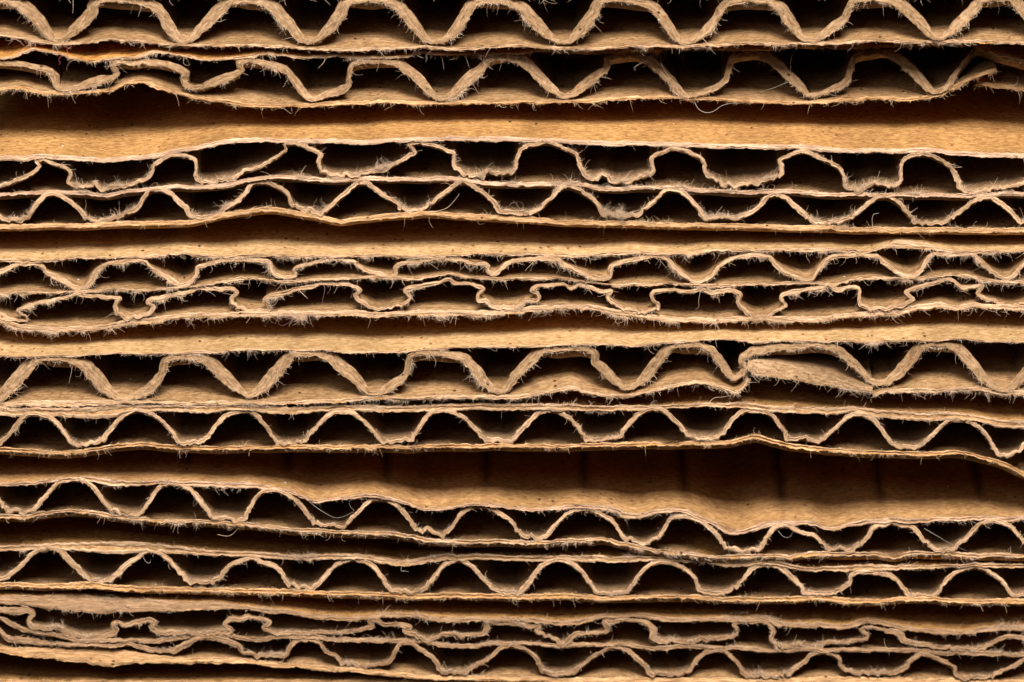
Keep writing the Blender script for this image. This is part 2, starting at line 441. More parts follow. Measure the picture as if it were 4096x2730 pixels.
# ================================================================== the stack, from the top
# traced positions: {column of 1000 px: [(x, y, width)]}
# ------------------------------------------------------------------ A
pa = [(0, 0), (4096, 0)]
S, O = sheet('topmost cardboard sheet, thick single wall with tall wide zigzag fluting', 0, 190)
layer('liner', {0: [(0, -25), (2353, -28)], 1: [(0, -28), (2353, -25)], 2: [(0, -25), (2353, -30)], 3: [(0, -30), (2353, -35)]}, 0, 26, pa, S, O, (M_EDGE, M_OUT, M_IN), seed=11, fr=('down', 500, 0.04, None))
layer('fluting', {0: [(-450, 380, 50), (-330, 250, 110), (-200, 60, 90), (-100, 10, 45), (60, 15, 50), (200, 50, 85), (290, 110, 115), (365, 195, 120), (450, 300, 100), (500, 365, 60), (560, 378, 40), (620, 365, 50), (700, 285, 95), (790, 200, 108), (870, 110, 105), (900, 40, 70), (950, 5, 45), (1100, 0, 45), (1300, 15, 45), (1400, 40, 50), (1480, 80, 75), (1540, 160, 100), (1600, 250, 105), (1660, 340, 90), (1710, 392, 45), (1780, 380, 45), (1850, 320, 80), (1950, 210, 105), (2040, 110, 110), (2120, 40, 100), (2180, 10, 55), (2300, 0, 45)],
 1: [(0, 10, 45), (100, 25, 50), (180, 50, 75), (250, 90, 100), (330, 170, 110), (420, 290, 100), (490, 370, 70), (550, 400, 40), (620, 385, 45), (700, 320, 85), (780, 220, 105), (850, 120, 105), (900, 30, 80), (960, 5, 45), (1100, 0, 45), (1250, 10, 45), (1340, 40, 75), (1420, 90, 105), (1500, 180, 110), (1580, 290, 100), (1650, 370, 70), (1720, 400, 40), (1800, 395, 40), (1880, 340, 75), (1950, 250, 95), (2020, 150, 100), (2080, 60, 100), (2130, 20, 60), (2200, 10, 45), (2353, 5, 45)],
 2: [(0, 5, 45), (100, 30, 55), (180, 60, 80), (260, 120, 105), (350, 220, 110), (440, 320, 90), (510, 380, 60), (580, 405, 38), (650, 390, 50), (730, 310, 95), (810, 220, 105), (890, 110, 100), (930, 40, 70), (980, 5, 45), (1150, 3, 40), (1300, 15, 40), (1400, 50, 55), (1460, 90, 80), (1530, 170, 100), (1600, 270, 95), (1660, 350, 75), (1710, 395, 42), (1800, 392, 42), (1880, 350, 75), (1960, 270, 92), (2040, 180, 75), (2085, 90, 60), (2120, 30, 60), (2200, 10, 45), (2353, 0, 45)],
 3: [(0, 0, 40), (120, 15, 45), (220, 30, 60), (290, 70, 85), (350, 160, 100), (420, 260, 90), (480, 340, 62), (530, 375, 42), (620, 370, 45), (700, 320, 72), (800, 240, 82), (880, 180, 65), (925, 100, 58), (960, 20, 50), (1020, 0, 45), (1200, -5, 40), (1340, 15, 60), (1430, 50, 100), (1520, 130, 108), (1610, 230, 98), (1680, 310, 72), (1740, 355, 45), (1800, 360, 42), (1870, 320, 72), (1960, 220, 98), (2050, 130, 102), (2140, 50, 85), (2190, 0, 60), (2300, -15, 45), (2450, -10, 50), (2530, 40, 100), (2700, 250, 100), (2790, 340, 50)]},
 0, 60, pa, S, O, (M_MED, M_MED, M_MED), low=False, bevel=0.9, seed=12, lip=0.11, fr=(('down', 1500, 0.032, None), ('nap', 700, 0.02, None)))
layer('liner', {0: [(0, 345), (200, 380), (400, 415), (600, 425), (850, 410), (1100, 398), (1300, 400), (1500, 425), (1800, 440), (2353, 440)],
 1: [(0, 440), (400, 462), (800, 490), (1000, 480), (1300, 470), (1700, 462), (2000, 470), (2353, 455)],
 2: [(0, 445), (200, 445), (450, 465), (800, 470), (1200, 455), (1500, 450), (2000, 440), (2353, 430)],
 3: [(0, 415), (300, 430), (700, 430), (1000, 410), (1200, 400), (1500, 415), (1800, 415), (2100, 405), (2353, 415)]},
 0, 24, pa, S, O, (M_EDGE, M_IN, M_OUTO), seed=13, lip=0.008, fr=('down', 800, 0.028, None))

# ------------------------------------------------------------------ B
pb = [(0, 0.1), (1200, 0.4), (2000, 1.2), (2700, 2.3), (3300, 2.9), (4096, 3.0)]
S, O = sheet('second cardboard sheet from the top, its wide zigzag fluting crushed at the left end', 0.7, 410)
layer('liner', {0: [(0, 560), (100, 555), (200, 520), (300, 488), (400, 500), (550, 520), (700, 565), (800, 580), (950, 575), (1100, 555), (1250, 555), (1400, 510), (1500, 510), (1650, 525), (1800, 550), (2000, 580), (2150, 565), (2353, 545)],
 1: [(0, 545), (150, 515), (300, 530), (500, 550), (700, 540), (900, 545), (1100, 555), (1300, 555), (1500, 545), (1600, 515), (1900, 520), (2200, 525), (2353, 520)],
 2: [(0, 510), (200, 515), (350, 488), (600, 490), (850, 510), (1000, 500), (1200, 485), (1500, 475), (1900, 470), (2200, 475), (2353, 480)],
 3: [(0, 465), (250, 468), (500, 455), (800, 455), (1000, 460), (1300, 450), (1700, 440), (2100, 440), (2200, 470), (2353, 520), (2500, 570), (2600, 580)]},
 0, 22, pb, S, O, (M_EDGE, M_OUTO, M_IN), seed=21, fr=('down', 1000, 0.034, None))
layer('fluting', {0: [(-140, 600, 50), (0, 585, 60), (120, 600, 60), (250, 615, 45), (380, 640, 45), (480, 670, 60), (510, 720, 85), (520, 790, 75), (540, 835, 50), (640, 838, 40), (740, 820, 55), (850, 780, 80), (960, 750, 80), (1060, 735, 50), (1110, 695, 50), (1070, 650, 45), (1060, 610, 42), (1100, 585, 42), (1170, 590, 42), (1240, 610, 40), (1330, 590, 55), (1450, 590, 60), (1580, 610, 55), (1700, 645, 55), (1755, 690, 70), (1730, 760, 75), (1740, 800, 50), (1820, 825, 45), (1900, 820, 50), (2000, 780, 75), (2130, 730, 80), (2240, 690, 60), (2285, 660, 40), (2250, 610, 42), (2240, 588, 42), (2353, 580, 42)],
 1: [(40, 585, 50), (80, 580, 55), (200, 600, 55), (320, 650, 55), (400, 730, 80), (460, 810, 75), (530, 890, 70), (590, 940, 45), (660, 930, 45), (760, 880, 72), (860, 850, 85), (930, 810, 52), (940, 720, 42), (945, 640, 42), (970, 600, 42), (1080, 580, 42), (1200, 575, 42), (1300, 580, 48), (1400, 600, 58), (1500, 660, 90), (1600, 760, 95), (1690, 860, 72), (1750, 920, 45), (1830, 930, 45), (1910, 890, 75), (2000, 800, 98), (2100, 700, 100), (2200, 650, 60), (2235, 600, 45), (2220, 570, 45), (2290, 555, 42), (2353, 550, 42)],
 2: [(20, 545, 48), (90, 540, 55), (180, 570, 80), (270, 620, 92), (370, 720, 95), (470, 830, 85), (550, 895, 52), (620, 910, 42), (700, 885, 68), (800, 800, 90), (900, 720, 90), (1000, 650, 52), (1015, 590, 42), (1000, 550, 42), (1100, 530, 42), (1210, 520, 38), (1300, 540, 45), (1400, 590, 75), (1500, 660, 90), (1600, 750, 82), (1690, 850, 68), (1740, 900, 42), (1830, 890, 45), (1930, 870, 60), (2050, 820, 62), (2130, 750, 48), (2150, 650, 52), (2170, 560, 50), (2200, 530, 42), (2353, 515, 42)],
 3: [(20, 510, 42), (80, 520, 48), (180, 550, 80), (280, 620, 98), (380, 720, 90), (480, 830, 72), (550, 890, 38), (640, 885, 38), (740, 860, 55), (850, 810, 62), (920, 750, 48), (950, 650, 48), (970, 560, 48), (1010, 525, 38), (1120, 510, 38), (1220, 505, 38), (1300, 510, 55), (1400, 560, 90), (1500, 640, 98), (1600, 740, 90), (1680, 830, 75), (1730, 870, 45), (1810, 850, 36), (1860, 800, 52), (1890, 750, 45), (1960, 660, 32), (2040, 560, 28), (2120, 455, 28), (2250, 480, 26), (2353, 520, 26), (2500, 560, 26), (2600, 590, 26)]},
 0, 50, pb, S, O, (M_MED, M_MED, M_MED), low=False, bevel=0.9, seed=22, lip=0.09, fr=(('down', 1500, 0.030, None), ('nap', 600, 0.02, None)))
layer('liner', {0: [(0, 855), (200, 845), (400, 880), (600, 895), (900, 880), (1050, 865), (1200, 800), (1360, 785), (1500, 840), (1700, 900), (1900, 945), (2100, 980), (2353, 1005)],
 1: [(0, 1005), (200, 1015), (600, 1005), (900, 990), (1200, 970), (1500, 985), (1900, 985), (2353, 985)],
 2: [(0, 980), (400, 975), (700, 970), (1000, 955), (1400, 940), (1700, 945), (2000, 950), (2353, 975)],
 3: [(0, 975), (300, 980), (700, 980), (1000, 945), (1300, 945), (1600, 945), (1750, 910), (1900, 850), (2050, 770), (2200, 710), (2290, 680), (2340, 655, 16)]},
 0, 30, pb, S, O, (M_EDGEO, M_IN, M_OUT), seed=23, lip=0.008, fr=('down', 1000, 0.03, None), ends=(-200, 3990), label='lower liner with its right end torn and bent upward')
layer('liner', {3: [(2140, 805, 14), (2200, 812, 26), (2353, 830), (2500, 860), (2680, 880)]}, 0, 30, pb, S, O, (M_EDGEO, M_IN, M_OUT), seed=24, dy=0.1, fr=(('down', 60, 0.03, None), ('nap', 60, 0.04, None)), label='ragged end of the torn lower liner')
strand({2: [(1270, 665), (1268, 635), (1380, 570), (1500, 500), (1560, 490), (1640, 495), (1710, 565)]}, 0, 0.08, S, O, F_WHITE, 0.0021)
strand({2: [(1510, 505), (1520, 600), (1580, 710), (1680, 810), (1770, 910)]}, 0, 0.08, S, O, F_WHITE, 0.0014)
strand({2: [(1830, 960), (1870, 1030), (1950, 1065), (2020, 1045), (2090, 995), (2200, 970), (2250, 972)]}, 0, 0.08, S, O, F_WHITE, 0.0022)
strand({3: [(435, 455), (390, 560), (380, 700)]}, 0, 0.1, S, O, F_WHITE, 0.0014)
strand({3: [(355, 775), (220, 830), (100, 870), (20, 920)]}, 0, 0.1, S, O, F_WHITE, 0.0014)
strand({0: [(675, 440), (630, 470), (640, 500), (565, 540), (550, 570), (570, 592), (550, 612)]}, 0, 0.0, S, O, F_RED, 0.0026, 'short red thread over the golden liner')

# ------------------------------------------------------------------ C
pc = [(0, -1.0), (1800, -0.9), (4096, 0.8)]
S, O = sheet('double wall cardboard with broad golden top, thin buckled fluting over wavy fluting', -1.0, 900)
layer('liner', {0: [(0, 455), (200, 450), (400, 435), (600, 445), (800, 460), (1000, 470), (1200, 460), (1400, 435), (1550, 410), (1700, 380), (1900, 340), (2100, 300), (2353, 280)],
 1: [(0, 280), (300, 285), (600, 295), (900, 302), (1200, 300), (1500, 280), (1900, 268), (2353, 270)],
 2: [(0, 270), (300, 280), (700, 300), (1100, 305), (1400, 315), (1800, 325), (2353, 340)],
 3: [(0, 342), (400, 350), (800, 375), (1200, 382), (1500, 385), (1700, 380), (2000, 410), (2353, 430)]},
 450, 40, pc, S, O, (M_EDGEP, M_OUT, M_IN), seed=31, lip=0.006, rough=0.7, fr=(('up', 900, 0.013, None), ('nap', 900, 0.012, None), ('down', 120, 0.02, None)))
layer('fluting', {0: [(-120, 720), (0, 700), (80, 680), (180, 640), (280, 590), (360, 530), (385, 505), (350, 470), (345, 450), (420, 450), (520, 490), (620, 520), (655, 560), (650, 640), (650, 670), (700, 690), (800, 700), (870, 690), (895, 665), (930, 710), (970, 725), (1050, 705), (1200, 680), (1350, 640), (1420, 600), (1440, 540), (1440, 510), (1500, 460), (1600, 400), (1700, 395), (1800, 420), (1840, 470), (1845, 560), (1850, 620), (1900, 645), (2020, 655), (2100, 630), (2190, 635), (2230, 590), (2353, 555)],
 1: [(0, 550), (100, 510), (200, 450), (300, 390), (345, 350), (330, 310), (350, 290), (440, 290), (540, 330), (640, 375), (665, 395), (645, 450), (650, 510), (690, 555), (780, 590), (870, 605), (900, 575), (960, 590), (1000, 600), (1050, 575), (1150, 555), (1300, 520), (1400, 470), (1500, 410), (1550, 380), (1530, 340), (1490, 310), (1520, 285), (1600, 280), (1720, 310), (1850, 350), (1920, 380), (1920, 440), (1925, 510), (1980, 555), (2080, 595), (2190, 615), (2220, 560), (2340, 570)],
 2: [(0, 570), (100, 560), (150, 530), (160, 450), (185, 370), (250, 320), (350, 300), (430, 280), (520, 300), (620, 345), (710, 390), (740, 460), (770, 550), (820, 605), (920, 615), (1010, 590), (1040, 650), (1090, 665), (1200, 640), (1350, 600), (1440, 570), (1445, 510), (1430, 440), (1460, 400), (1550, 370), (1620, 340), (1720, 360), (1850, 410), (1920, 470), (1930, 550), (1990, 620), (2090, 670), (2200, 700), (2280, 680), (2340, 682)],
 3: [(0, 680), (120, 650), (230, 620), (290, 580), (290, 500), (280, 450), (340, 420), (430, 375), (540, 375), (650, 420), (780, 480), (860, 540), (880, 610), (890, 700), (950, 730), (1050, 735), (1110, 690), (1250, 685), (1400, 675), (1415, 600), (1430, 480), (1480, 420), (1560, 400), (1660, 395), (1780, 440), (1880, 520), (1940, 610, 60), (1970, 700, 50), (2020, 745), (2150, 750), (2270, 720), (2353, 700), (2500, 690), (2620, 640)]},
 450, 32, pc, S, O, (M_EDGE, M_MED, M_MED), low=False, bevel=0.25, seed=32, lip=0.055, fr=(('up', 3600, 0.034, 'trough'), ('up', 1600, 0.018, None), ('nap', 700, 0.014, None)))
layer('liner', {0: [(0, 790), (300, 775), (500, 765), (600, 775), (800, 785), (1000, 800), (1150, 770), (1400, 740), (1600, 720), (1900, 720), (2150, 700), (2353, 655)],
 1: [(0, 650), (200, 630), (400, 630), (600, 650), (870, 660), (1000, 640), (1200, 645), (1500, 650), (1900, 645), (2200, 680), (2353, 690)],
 2: [(0, 692), (500, 697), (700, 695), (900, 720), (1100, 742), (1400, 730), (1600, 725), (1800, 750), (2000, 755), (2200, 770), (2353, 770)],
 3: [(0, 770), (300, 760), (600, 780), (900, 790), (1200, 800), (1500, 795), (1900, 800), (2150, 790), (2353, 790)]},
 450, 34, pc, S, O, (M_EDGEP, M_IN, M_IN), seed=33, lip=0.07, rough=0.8, bevel=0.2, fr=(('up', 3400, 0.028, None), ('nap', 500, 0.012, None)))
layer('fluting', {0: [(-120, 880), (-60, 930), (0, 970), (60, 1015), (150, 1020), (250, 1000), (300, 930), (370, 830), (430, 770), (490, 760), (560, 775), (640, 830), (740, 910), (820, 990), (900, 1010), (1000, 1010), (1100, 1000), (1200, 960), (1300, 890), (1360, 800), (1400, 740), (1480, 730), (1580, 750), (1660, 820), (1740, 900), (1820, 970), (1900, 980), (2000, 980), (2100, 930), (2230, 840), (2320, 740), (2340, 700)],
 1: [(10, 680), (50, 655), (130, 660), (240, 700), (340, 755), (380, 840), (430, 895), (500, 905), (600, 940), (650, 950), (750, 890), (850, 800), (950, 720), (1020, 660), (1090, 655), (1170, 710), (1270, 790), (1380, 850), (1390, 900), (1450, 915), (1560, 915), (1640, 895), (1740, 830), (1850, 740), (1950, 670), (2010, 650), (2080, 680), (2180, 750), (2280, 830), (2340, 900)],
 2: [(0, 945), (100, 950), (220, 950), (320, 940), (400, 880), (500, 790), (580, 710), (640, 690), (700, 710), (800, 770), (900, 840), (950, 920), (970, 970), (1060, 980), (1180, 985), (1290, 970), (1380, 900), (1480, 810), (1560, 730), (1640, 725), (1720, 750), (1800, 830), (1880, 930), (1920, 995), (2000, 995), (2100, 990), (2220, 1000), (2320, 960), (2345, 945)],
 3: [(20, 945), (90, 880), (170, 790), (240, 770), (320, 790), (400, 860), (500, 950), (560, 1010), (640, 1035), (750, 1030), (850, 1030), (960, 990), (1060, 910), (1150, 830), (1230, 785), (1310, 800), (1400, 860), (1500, 960), (1560, 1040), (1650, 1040), (1760, 1050), (1860, 1020), (1970, 950), (2080, 860), (2180, 800), (2260, 790), (2353, 850), (2450, 930), (2550, 1030), (2660, 1030)]},
 450, 36, pc, S, O, (M_EDGE, M_MED, M_MED), low=False, bevel=0.25, seed=34, lip=0.065, fr=(('up', 3800, 0.032, 'trough'), ('up', 1900, 0.018, None), ('nap', 700, 0.014, None)))
layer('liner', {0: [(0, 1095), (400, 1090), (800, 1085), (1200, 1075), (1500, 1065), (1700, 1065), (1900, 1040), (2100, 1000), (2353, 960)],
 1: [(0, 960), (200, 935), (400, 965), (600, 1000), (750, 1035), (850, 1055), (1000, 1040), (1200, 1010), (1500, 985), (1700, 975), (1900, 990), (2100, 1005), (2353, 1015)],
 2: [(0, 1020), (400, 1040), (800, 1060), (1200, 1075), (1600, 1080), (2000, 1090), (2353, 1092)],
 3: [(0, 1095), (600, 1110), (1200, 1125), (1700, 1130), (2353, 1130)]},
 450, 42, pc, S, O, (M_EDGEO, M_IN, M_OUT), seed=35, lip=0.075, rough=0.8, bevel=0.2, fr=(('up', 1800, 0.022, None), ('nap', 700, 0.013, None), ('down', 160, 0.03, None)))
strand({1: [(2353*0.7, 945), (1840, 910), (1920, 840), (1970, 765)]}, 450, -0.1, S, O, F_PALE, 0.0022)
strand({3: [(1155, 1075), (1150, 1000), (1165, 960), (1215, 950)]}, 450, -0.1, S, O, F_WHITE, 0.003)

# ------------------------------------------------------------------ D
pd = [(0, -0.8), (1800, -0.7), (4096, 0.9)]
S, O = sheet('double wall cardboard with both flutings crumpled and a dense fibre fringe along its underside', -0.9, 1290)
layer('liner', {0: [(0, 348), (200, 350), (400, 345), (600, 335), (900, 320), (1100, 315), (1400, 318), (1600, 290), (1800, 290), (2000, 310), (2200, 310), (2353, 300)],
 1: [(0, 295), (300, 300), (600, 310), (900, 315), (1100, 300), (1400, 310), (1700, 310), (2100, 290), (2353, 295)],
 2: [(0, 285), (300, 290), (600, 300), (900, 300), (1100, 275), (1400, 280), (1600, 290), (1800, 285), (2000, 260), (2353, 262)],
 3: [(0, 262), (400, 250), (800, 258), (1100, 262), (1200, 245), (1350, 225, 60), (1600, 225, 60), (1800, 245), (2000, 265), (2353, 262)]},
 900, 24, pd, S, O, (M_EDGE, M_OUTP, M_IN), seed=41, fr=(('down', 2200, 0.028, None), ('up', 300, 0.02, None)))
layer('fluting', {0: [(-120, 480), (0, 450, 45), (80, 410), (160, 385), (240, 380), (330, 375), (400, 400), (430, 460), (500, 490, 45), (580, 530, 60), (660, 580, 52), (730, 600, 36), (800, 590), (850, 530, 50), (910, 450, 45), (960, 400), (1060, 370), (1150, 350), (1260, 335), (1360, 345), (1400, 390), (1470, 430), (1580, 500, 45), (1680, 560), (1740, 565), (1800, 530), (1840, 460), (1850, 405), (1930, 380), (2050, 345), (2160, 325), (2250, 330), (2353, 325)],
 1: [(20, 335), (100, 330), (190, 360), (200, 410), (230, 460), (290, 490), (370, 500), (420, 480), (430, 445), (410, 420), (450, 390), (540, 365), (660, 340), (800, 325), (900, 340), (1000, 360), (1020, 390), (1100, 430), (1220, 460), (1320, 490), (1370, 460), (1370, 400), (1420, 365), (1540, 350), (1700, 330), (1850, 320), (2000, 330), (2100, 355), (2220, 370), (2240, 400), (2240, 430), (2300, 465), (2353, 480)],
 2: [(0, 440), (20, 390), (80, 360), (200, 330), (350, 320), (500, 320), (570, 340), (590, 370), (680, 410), (800, 460), (900, 500), (960, 510), (1030, 480), (1040, 420), (1050, 390), (1130, 360), (1260, 325), (1380, 300), (1520, 305), (1580, 330), (1640, 390), (1740, 480), (1830, 545), (1890, 545), (1970, 500), (2040, 420), (2110, 360), (2220, 310), (2340, 287)],
 3: [(0, 288), (100, 290), (190, 310), (240, 370), (300, 420), (400, 480), (500, 520), (580, 510), (640, 440), (690, 350), (750, 310), (870, 290), (1000, 280), (1120, 290), (1210, 305), (1270, 360), (1350, 420), (1460, 480), (1560, 480), (1620, 420), (1660, 340), (1710, 285), (1820, 275), (1960, 280), (2100, 285), (2140, 310), (2200, 370), (2300, 450), (2353, 490), (2450, 500), (2550, 400), (2640, 300)]},
 900, 34, pd, S, O, (M_EDGE, M_IN, M_MED), low=False, bevel=0.7, seed=42, lip=0.012, fr=(('down', 2400, 0.028, None), ('nap', 800, 0.018, None)))
layer('liner', {0: [(0, 665), (200, 650), (500, 650), (740, 640), (900, 640), (1100, 625), (1300, 635), (1500, 620), (1700, 600), (1900, 580), (2100, 550), (2353, 520)],
 1: [(0, 520), (300, 550), (500, 535), (800, 520), (1100, 510), (1400, 505), (1500, 525), (1700, 500), (1900, 470), (1970, 495), (2200, 510), (2353, 510)],
 2: [(0, 525), (300, 520), (600, 520), (900, 560), (1100, 580), (1300, 575), (1600, 575), (1800, 580), (2000, 590), (2353, 580)],
 3: [(0, 575), (300, 565), (600, 560), (800, 570), (1000, 520), (1200, 515), (1500, 520), (1700, 510), (1880, 475), (1950, 482), (2100, 500), (2353, 545)]},
 900, 24, pd, S, O, (M_EDGE, M_IN, M_MED), seed=43, lip=0.02, fr=(('down', 2400, 0.026, None), ('nap', 400, 0.016, None)))
layer('fluting', {0: [(-120, 800, 60), (0, 860, 70), (100, 900, 45), (210, 915, 30), (250, 905, 26), (240, 880, 26), (180, 840), (160, 815), (230, 780), (350, 740), (500, 710), (650, 680), (700, 650), (780, 665), (900, 670), (1050, 685), (1130, 700), (1090, 740), (1080, 790), (1130, 840), (1230, 880), (1330, 860), (1420, 830), (1440, 780), (1395, 740), (1400, 710), (1500, 680), (1650, 655), (1800, 625), (1880, 600), (2050, 600), (2200, 610), (2230, 640), (2185, 680), (2190, 730), (2270, 780), (2340, 805)],
 1: [(10, 810), (100, 810), (170, 800), (190, 770), (140, 710), (160, 685), (300, 650), (450, 610), (580, 590), (670, 550), (780, 560), (900, 560), (1000, 590), (1040, 615), (1000, 660), (1000, 690), (1060, 730), (1150, 775), (1260, 790), (1350, 760), (1470, 725), (1510, 700), (1490, 650), (1460, 610), (1500, 590), (1620, 570), (1770, 540), (1880, 515), (1950, 560), (2020, 545), (2120, 570), (2190, 600), (2150, 660), (2170, 710), (2260, 750), (2340, 775)],
 2: [(0, 780), (130, 775), (200, 745), (300, 720), (360, 685), (330, 640), (290, 620), (330, 590), (450, 570), (600, 560), (660, 590), (740, 560), (850, 580), (950, 625), (1050, 620), (1010, 670), (1040, 720), (1120, 770), (1230, 800), (1350, 805), (1480, 790), (1490, 750), (1440, 700), (1440, 650), (1500, 630), (1650, 620), (1800, 630), (1890, 600), (2000, 640), (2130, 620), (2220, 630), (2260, 670), (2240, 740), (2290, 800), (2345, 845)],
 3: [(20, 858), (80, 870), (200, 840), (300, 790), (330, 750), (300, 700), (300, 665), (400, 630), (550, 610), (680, 590), (740, 565), (820, 620), (930, 590), (1020, 600), (1025, 660), (1025, 720), (1080, 760), (1180, 790), (1300, 785), (1420, 750), (1530, 700), (1500, 660), (1480, 635), (1560, 600), (1700, 560), (1830, 510), (1900, 520), (1980, 590), (2100, 580), (2190, 570), (2150, 640), (2200, 690), (2300, 720), (2353, 740), (2450, 780), (2550, 760), (2640, 700)]},
 900, 34, pd, S, O, (M_EDGE, M_IN, M_MED), low=False, bevel=0.5, seed=44, lip=0.02, fr=(('down', 2300, 0.026, None), ('nap', 900, 0.018, None)))
layer('liner', {0: [(0, 930), (150, 970), (300, 990), (500, 1005), (800, 1005), (1000, 985), (1200, 945), (1450, 915), (1700, 890), (1900, 880), (2100, 870), (2353, 860)],
 1: [(0, 860), (400, 855), (800, 850), (1200, 865), (1700, 855), (2100, 855), (2353, 850)],
 2: [(0, 845), (200, 830), (500, 800), (800, 800), (1000, 830), (1200, 860), (1400, 890), (1700, 915), (2000, 920), (2353, 915)],
 3: [(0, 905), (300, 905), (700, 910), (900, 880), (1100, 860), (1400, 840), (1600, 800), (1800, 780), (1950, 810), (2100, 770), (2353, 800)]},
 900, 46, pd, S, O, (M_EDGE, M_IN, M_OUT), seed=45, lip=0.02, bevel=0.3, fr=(('down', 4200, 0.028, None), ('nap', 1800, 0.022, None)))
strand({1: [(700, 560), (704, 620), (685, 700), (680, 770)]}, 900, -0.09, S, O, F_PURPLE, 0.0018)
strand({1: [(600, 850), (490, 858), (430, 868), (370, 915), (300, 950), (268, 920), (290, 885), (350, 855)]}, 900, -0.09, S, O, F_PURPLE, 0.0018, 'looped purple fibre hanging under the sheet')
strand({2: [(1890, 620), (1870, 720), (1872, 770), (1840, 798)]}, 900, -0.09, S, O, F_PALE, 0.002)

# ------------------------------------------------------------------ E
pe = [(0, -1.8), (1800, -1.6), (4096, -0.4)]
S, O = sheet('thick cardboard with broad pale speckled top, lower liner torn and curled at the right', -1.9, 1600)
layer('liner', {0: [(0, 185), (400, 185), (800, 180), (1100, 165), (1400, 165), (1700, 160), (2000, 150), (2353, 135)],
 1: [(0, 120), (400, 130), (700, 130), (900, 145), (1200, 155), (1400, 140), (1700, 125), (2000, 105), (2353, 100)],
 2: [(0, 100), (300, 95), (700, 80), (1000, 75), (1300, 85), (1600, 60), (1900, 40), (2100, 25), (2353, 50)],
 3: [(0, 45), (500, 45), (900, 45), (1300, 50), (1600, 40), (1800, 38), (2000, 20), (2200, 50), (2353, 50)]},
 1350, 18, pe, S, O, (M_EDGE, M_OUTP, M_IN), seed=51, rough=0.7, fr=(('down', 1700, 0.026, None),))
layer('fluting', {0: [(-120, 600, 45), (-60, 600, 60), (30, 540, 95), (110, 440, 118), (200, 350, 122), (290, 250, 110), (345, 215, 55), (450, 205, 42), (580, 205, 42), (680, 230, 48), (780, 260, 80), (880, 340, 130), (960, 430, 118), (1040, 520, 90), (1110, 570, 52), (1190, 580, 42), (1290, 540, 72), (1400, 480, 95), (1480, 400, 88), (1540, 310, 62), (1550, 225, 52), (1600, 200, 40), (1720, 180, 42), (1820, 190, 48), (1920, 220, 75), (2020, 280, 110), (2120, 370, 118), (2200, 450, 98), (2270, 510, 62), (2320, 548, 42)],
 1: [(0, 548, 45), (70, 520, 80), (150, 430, 108), (230, 340, 112), (310, 250, 105), (380, 205, 50), (400, 165, 42), (500, 150, 42), (620, 155, 48), (740, 190, 75), (850, 260, 118), (960, 360, 110), (1050, 460, 90), (1110, 520, 52), (1190, 525, 45), (1290, 480, 80), (1400, 410, 80), (1470, 350, 62), (1490, 260, 55), (1510, 190, 52), (1560, 155, 45), (1700, 145, 40), (1850, 155, 40), (1960, 175, 48), (2040, 220, 80), (2130, 310, 98), (2220, 430, 88), (2290, 490, 60), (2353, 520, 38)],
 2: [(10, 515, 45), (70, 480, 72), (150, 370, 90), (240, 270, 100), (330, 170, 98), (390, 122, 48), (500, 120, 40), (680, 110, 40), (820, 110, 42), (880, 160, 48), (900, 230, 72), (970, 290, 98), (1050, 380, 92), (1120, 440, 70), (1150, 480, 42), (1240, 475, 42), (1320, 420, 80), (1400, 330, 98), (1480, 230, 100), (1560, 140, 90), (1610, 90, 48), (1750, 85, 40), (1880, 80, 48), (1980, 120, 58), (2050, 190, 74), (2110, 280, 82), (2160, 350, 62), (2200, 378, 42), (2270, 355, 60), (2305, 290, 60), (2265, 225, 50), (2280, 180, 48), (2353, 140, 70)],
 3: [(20, 138, 90), (120, 120, 80), (250, 105, 62), (400, 90, 55), (550, 75, 48), (700, 70, 42), (800, 100, 55), (880, 150, 65), (970, 230, 74), (1060, 330, 70), (1130, 410, 55), (1200, 430, 45), (1290, 420, 70), (1380, 350, 98), (1460, 260, 108), (1540, 160, 108), (1610, 90, 62), (1700, 70, 42), (1850, 75, 42), (1950, 110, 75), (2030, 180, 98), (2120, 270, 100), (2200, 370, 88), (2270, 450, 65), (2353, 500, 42), (2420, 500, 45), (2500, 440, 90), (2600, 330, 100), (2680, 250, 80)]},
 1350, 60, pe, S, O, (M_MED, M_MED, M_MED), low=False, bevel=0.9, seed=52, lip=0.11, fr=(('down', 1700, 0.030, None), ('nap', 900, 0.02, None)))
layer('liner', {0: [(0, 655, 40), (400, 645, 50), (800, 645, 50), (1100, 635, 40), (1400, 625), (1800, 640), (2353, 640)],
 1: [(0, 625), (200, 630), (400, 630), (800, 610), (1100, 590), (1300, 585), (1500, 600), (1700, 590), (2000, 580), (2353, 575)],
 2: [(0, 575), (200, 570), (400, 545), (600, 510), (660, 490), (800, 535), (1000, 560), (1200, 570), (1350, 540), (1500, 510), (1700, 470), (1900, 440), (2000, 460), (2150, 500), (2220, 530), (2270, 500), (2300, 450), (2320, 400)]},
 1350, 32, pe, S, O, (M_EDGE, M_IN, M_OUT), seed=53, bevel=0.5, fr=(('down', 1300, 0.026, None), ('nap', 700, 0.02, None)), ends=(-200, 2990))
layer('liner', {3: [(-25, 262, 60), (40, 275, 120), (200, 296, 150), (400, 335, 135), (600, 378, 110), (800, 425, 85), (1000, 468, 52), (1150, 490, 34)]}, 1350, 60, pe, S, O, (M_MED, M_MED, M_IN), low=False, bevel=0.8, seed=54, dy=-0.03, fr=(('down', 320, 0.03, None), ('nap', 300, 0.025, None)), label='torn tongue of liner curled upward')
layer('liner', {3: [(1150, 545, 20), (1250, 522, 30), (1400, 520), (1600, 525), (1900, 510), (2100, 510), (2353, 535), (2600, 545), (2700, 550)]}, 1350, 38, pe, S, O, (M_EDGE, M_IN, M_OUT), seed=55, bevel=0.4, fr=(('down', 500, 0.026, None), ('nap', 400, 0.02, None)))
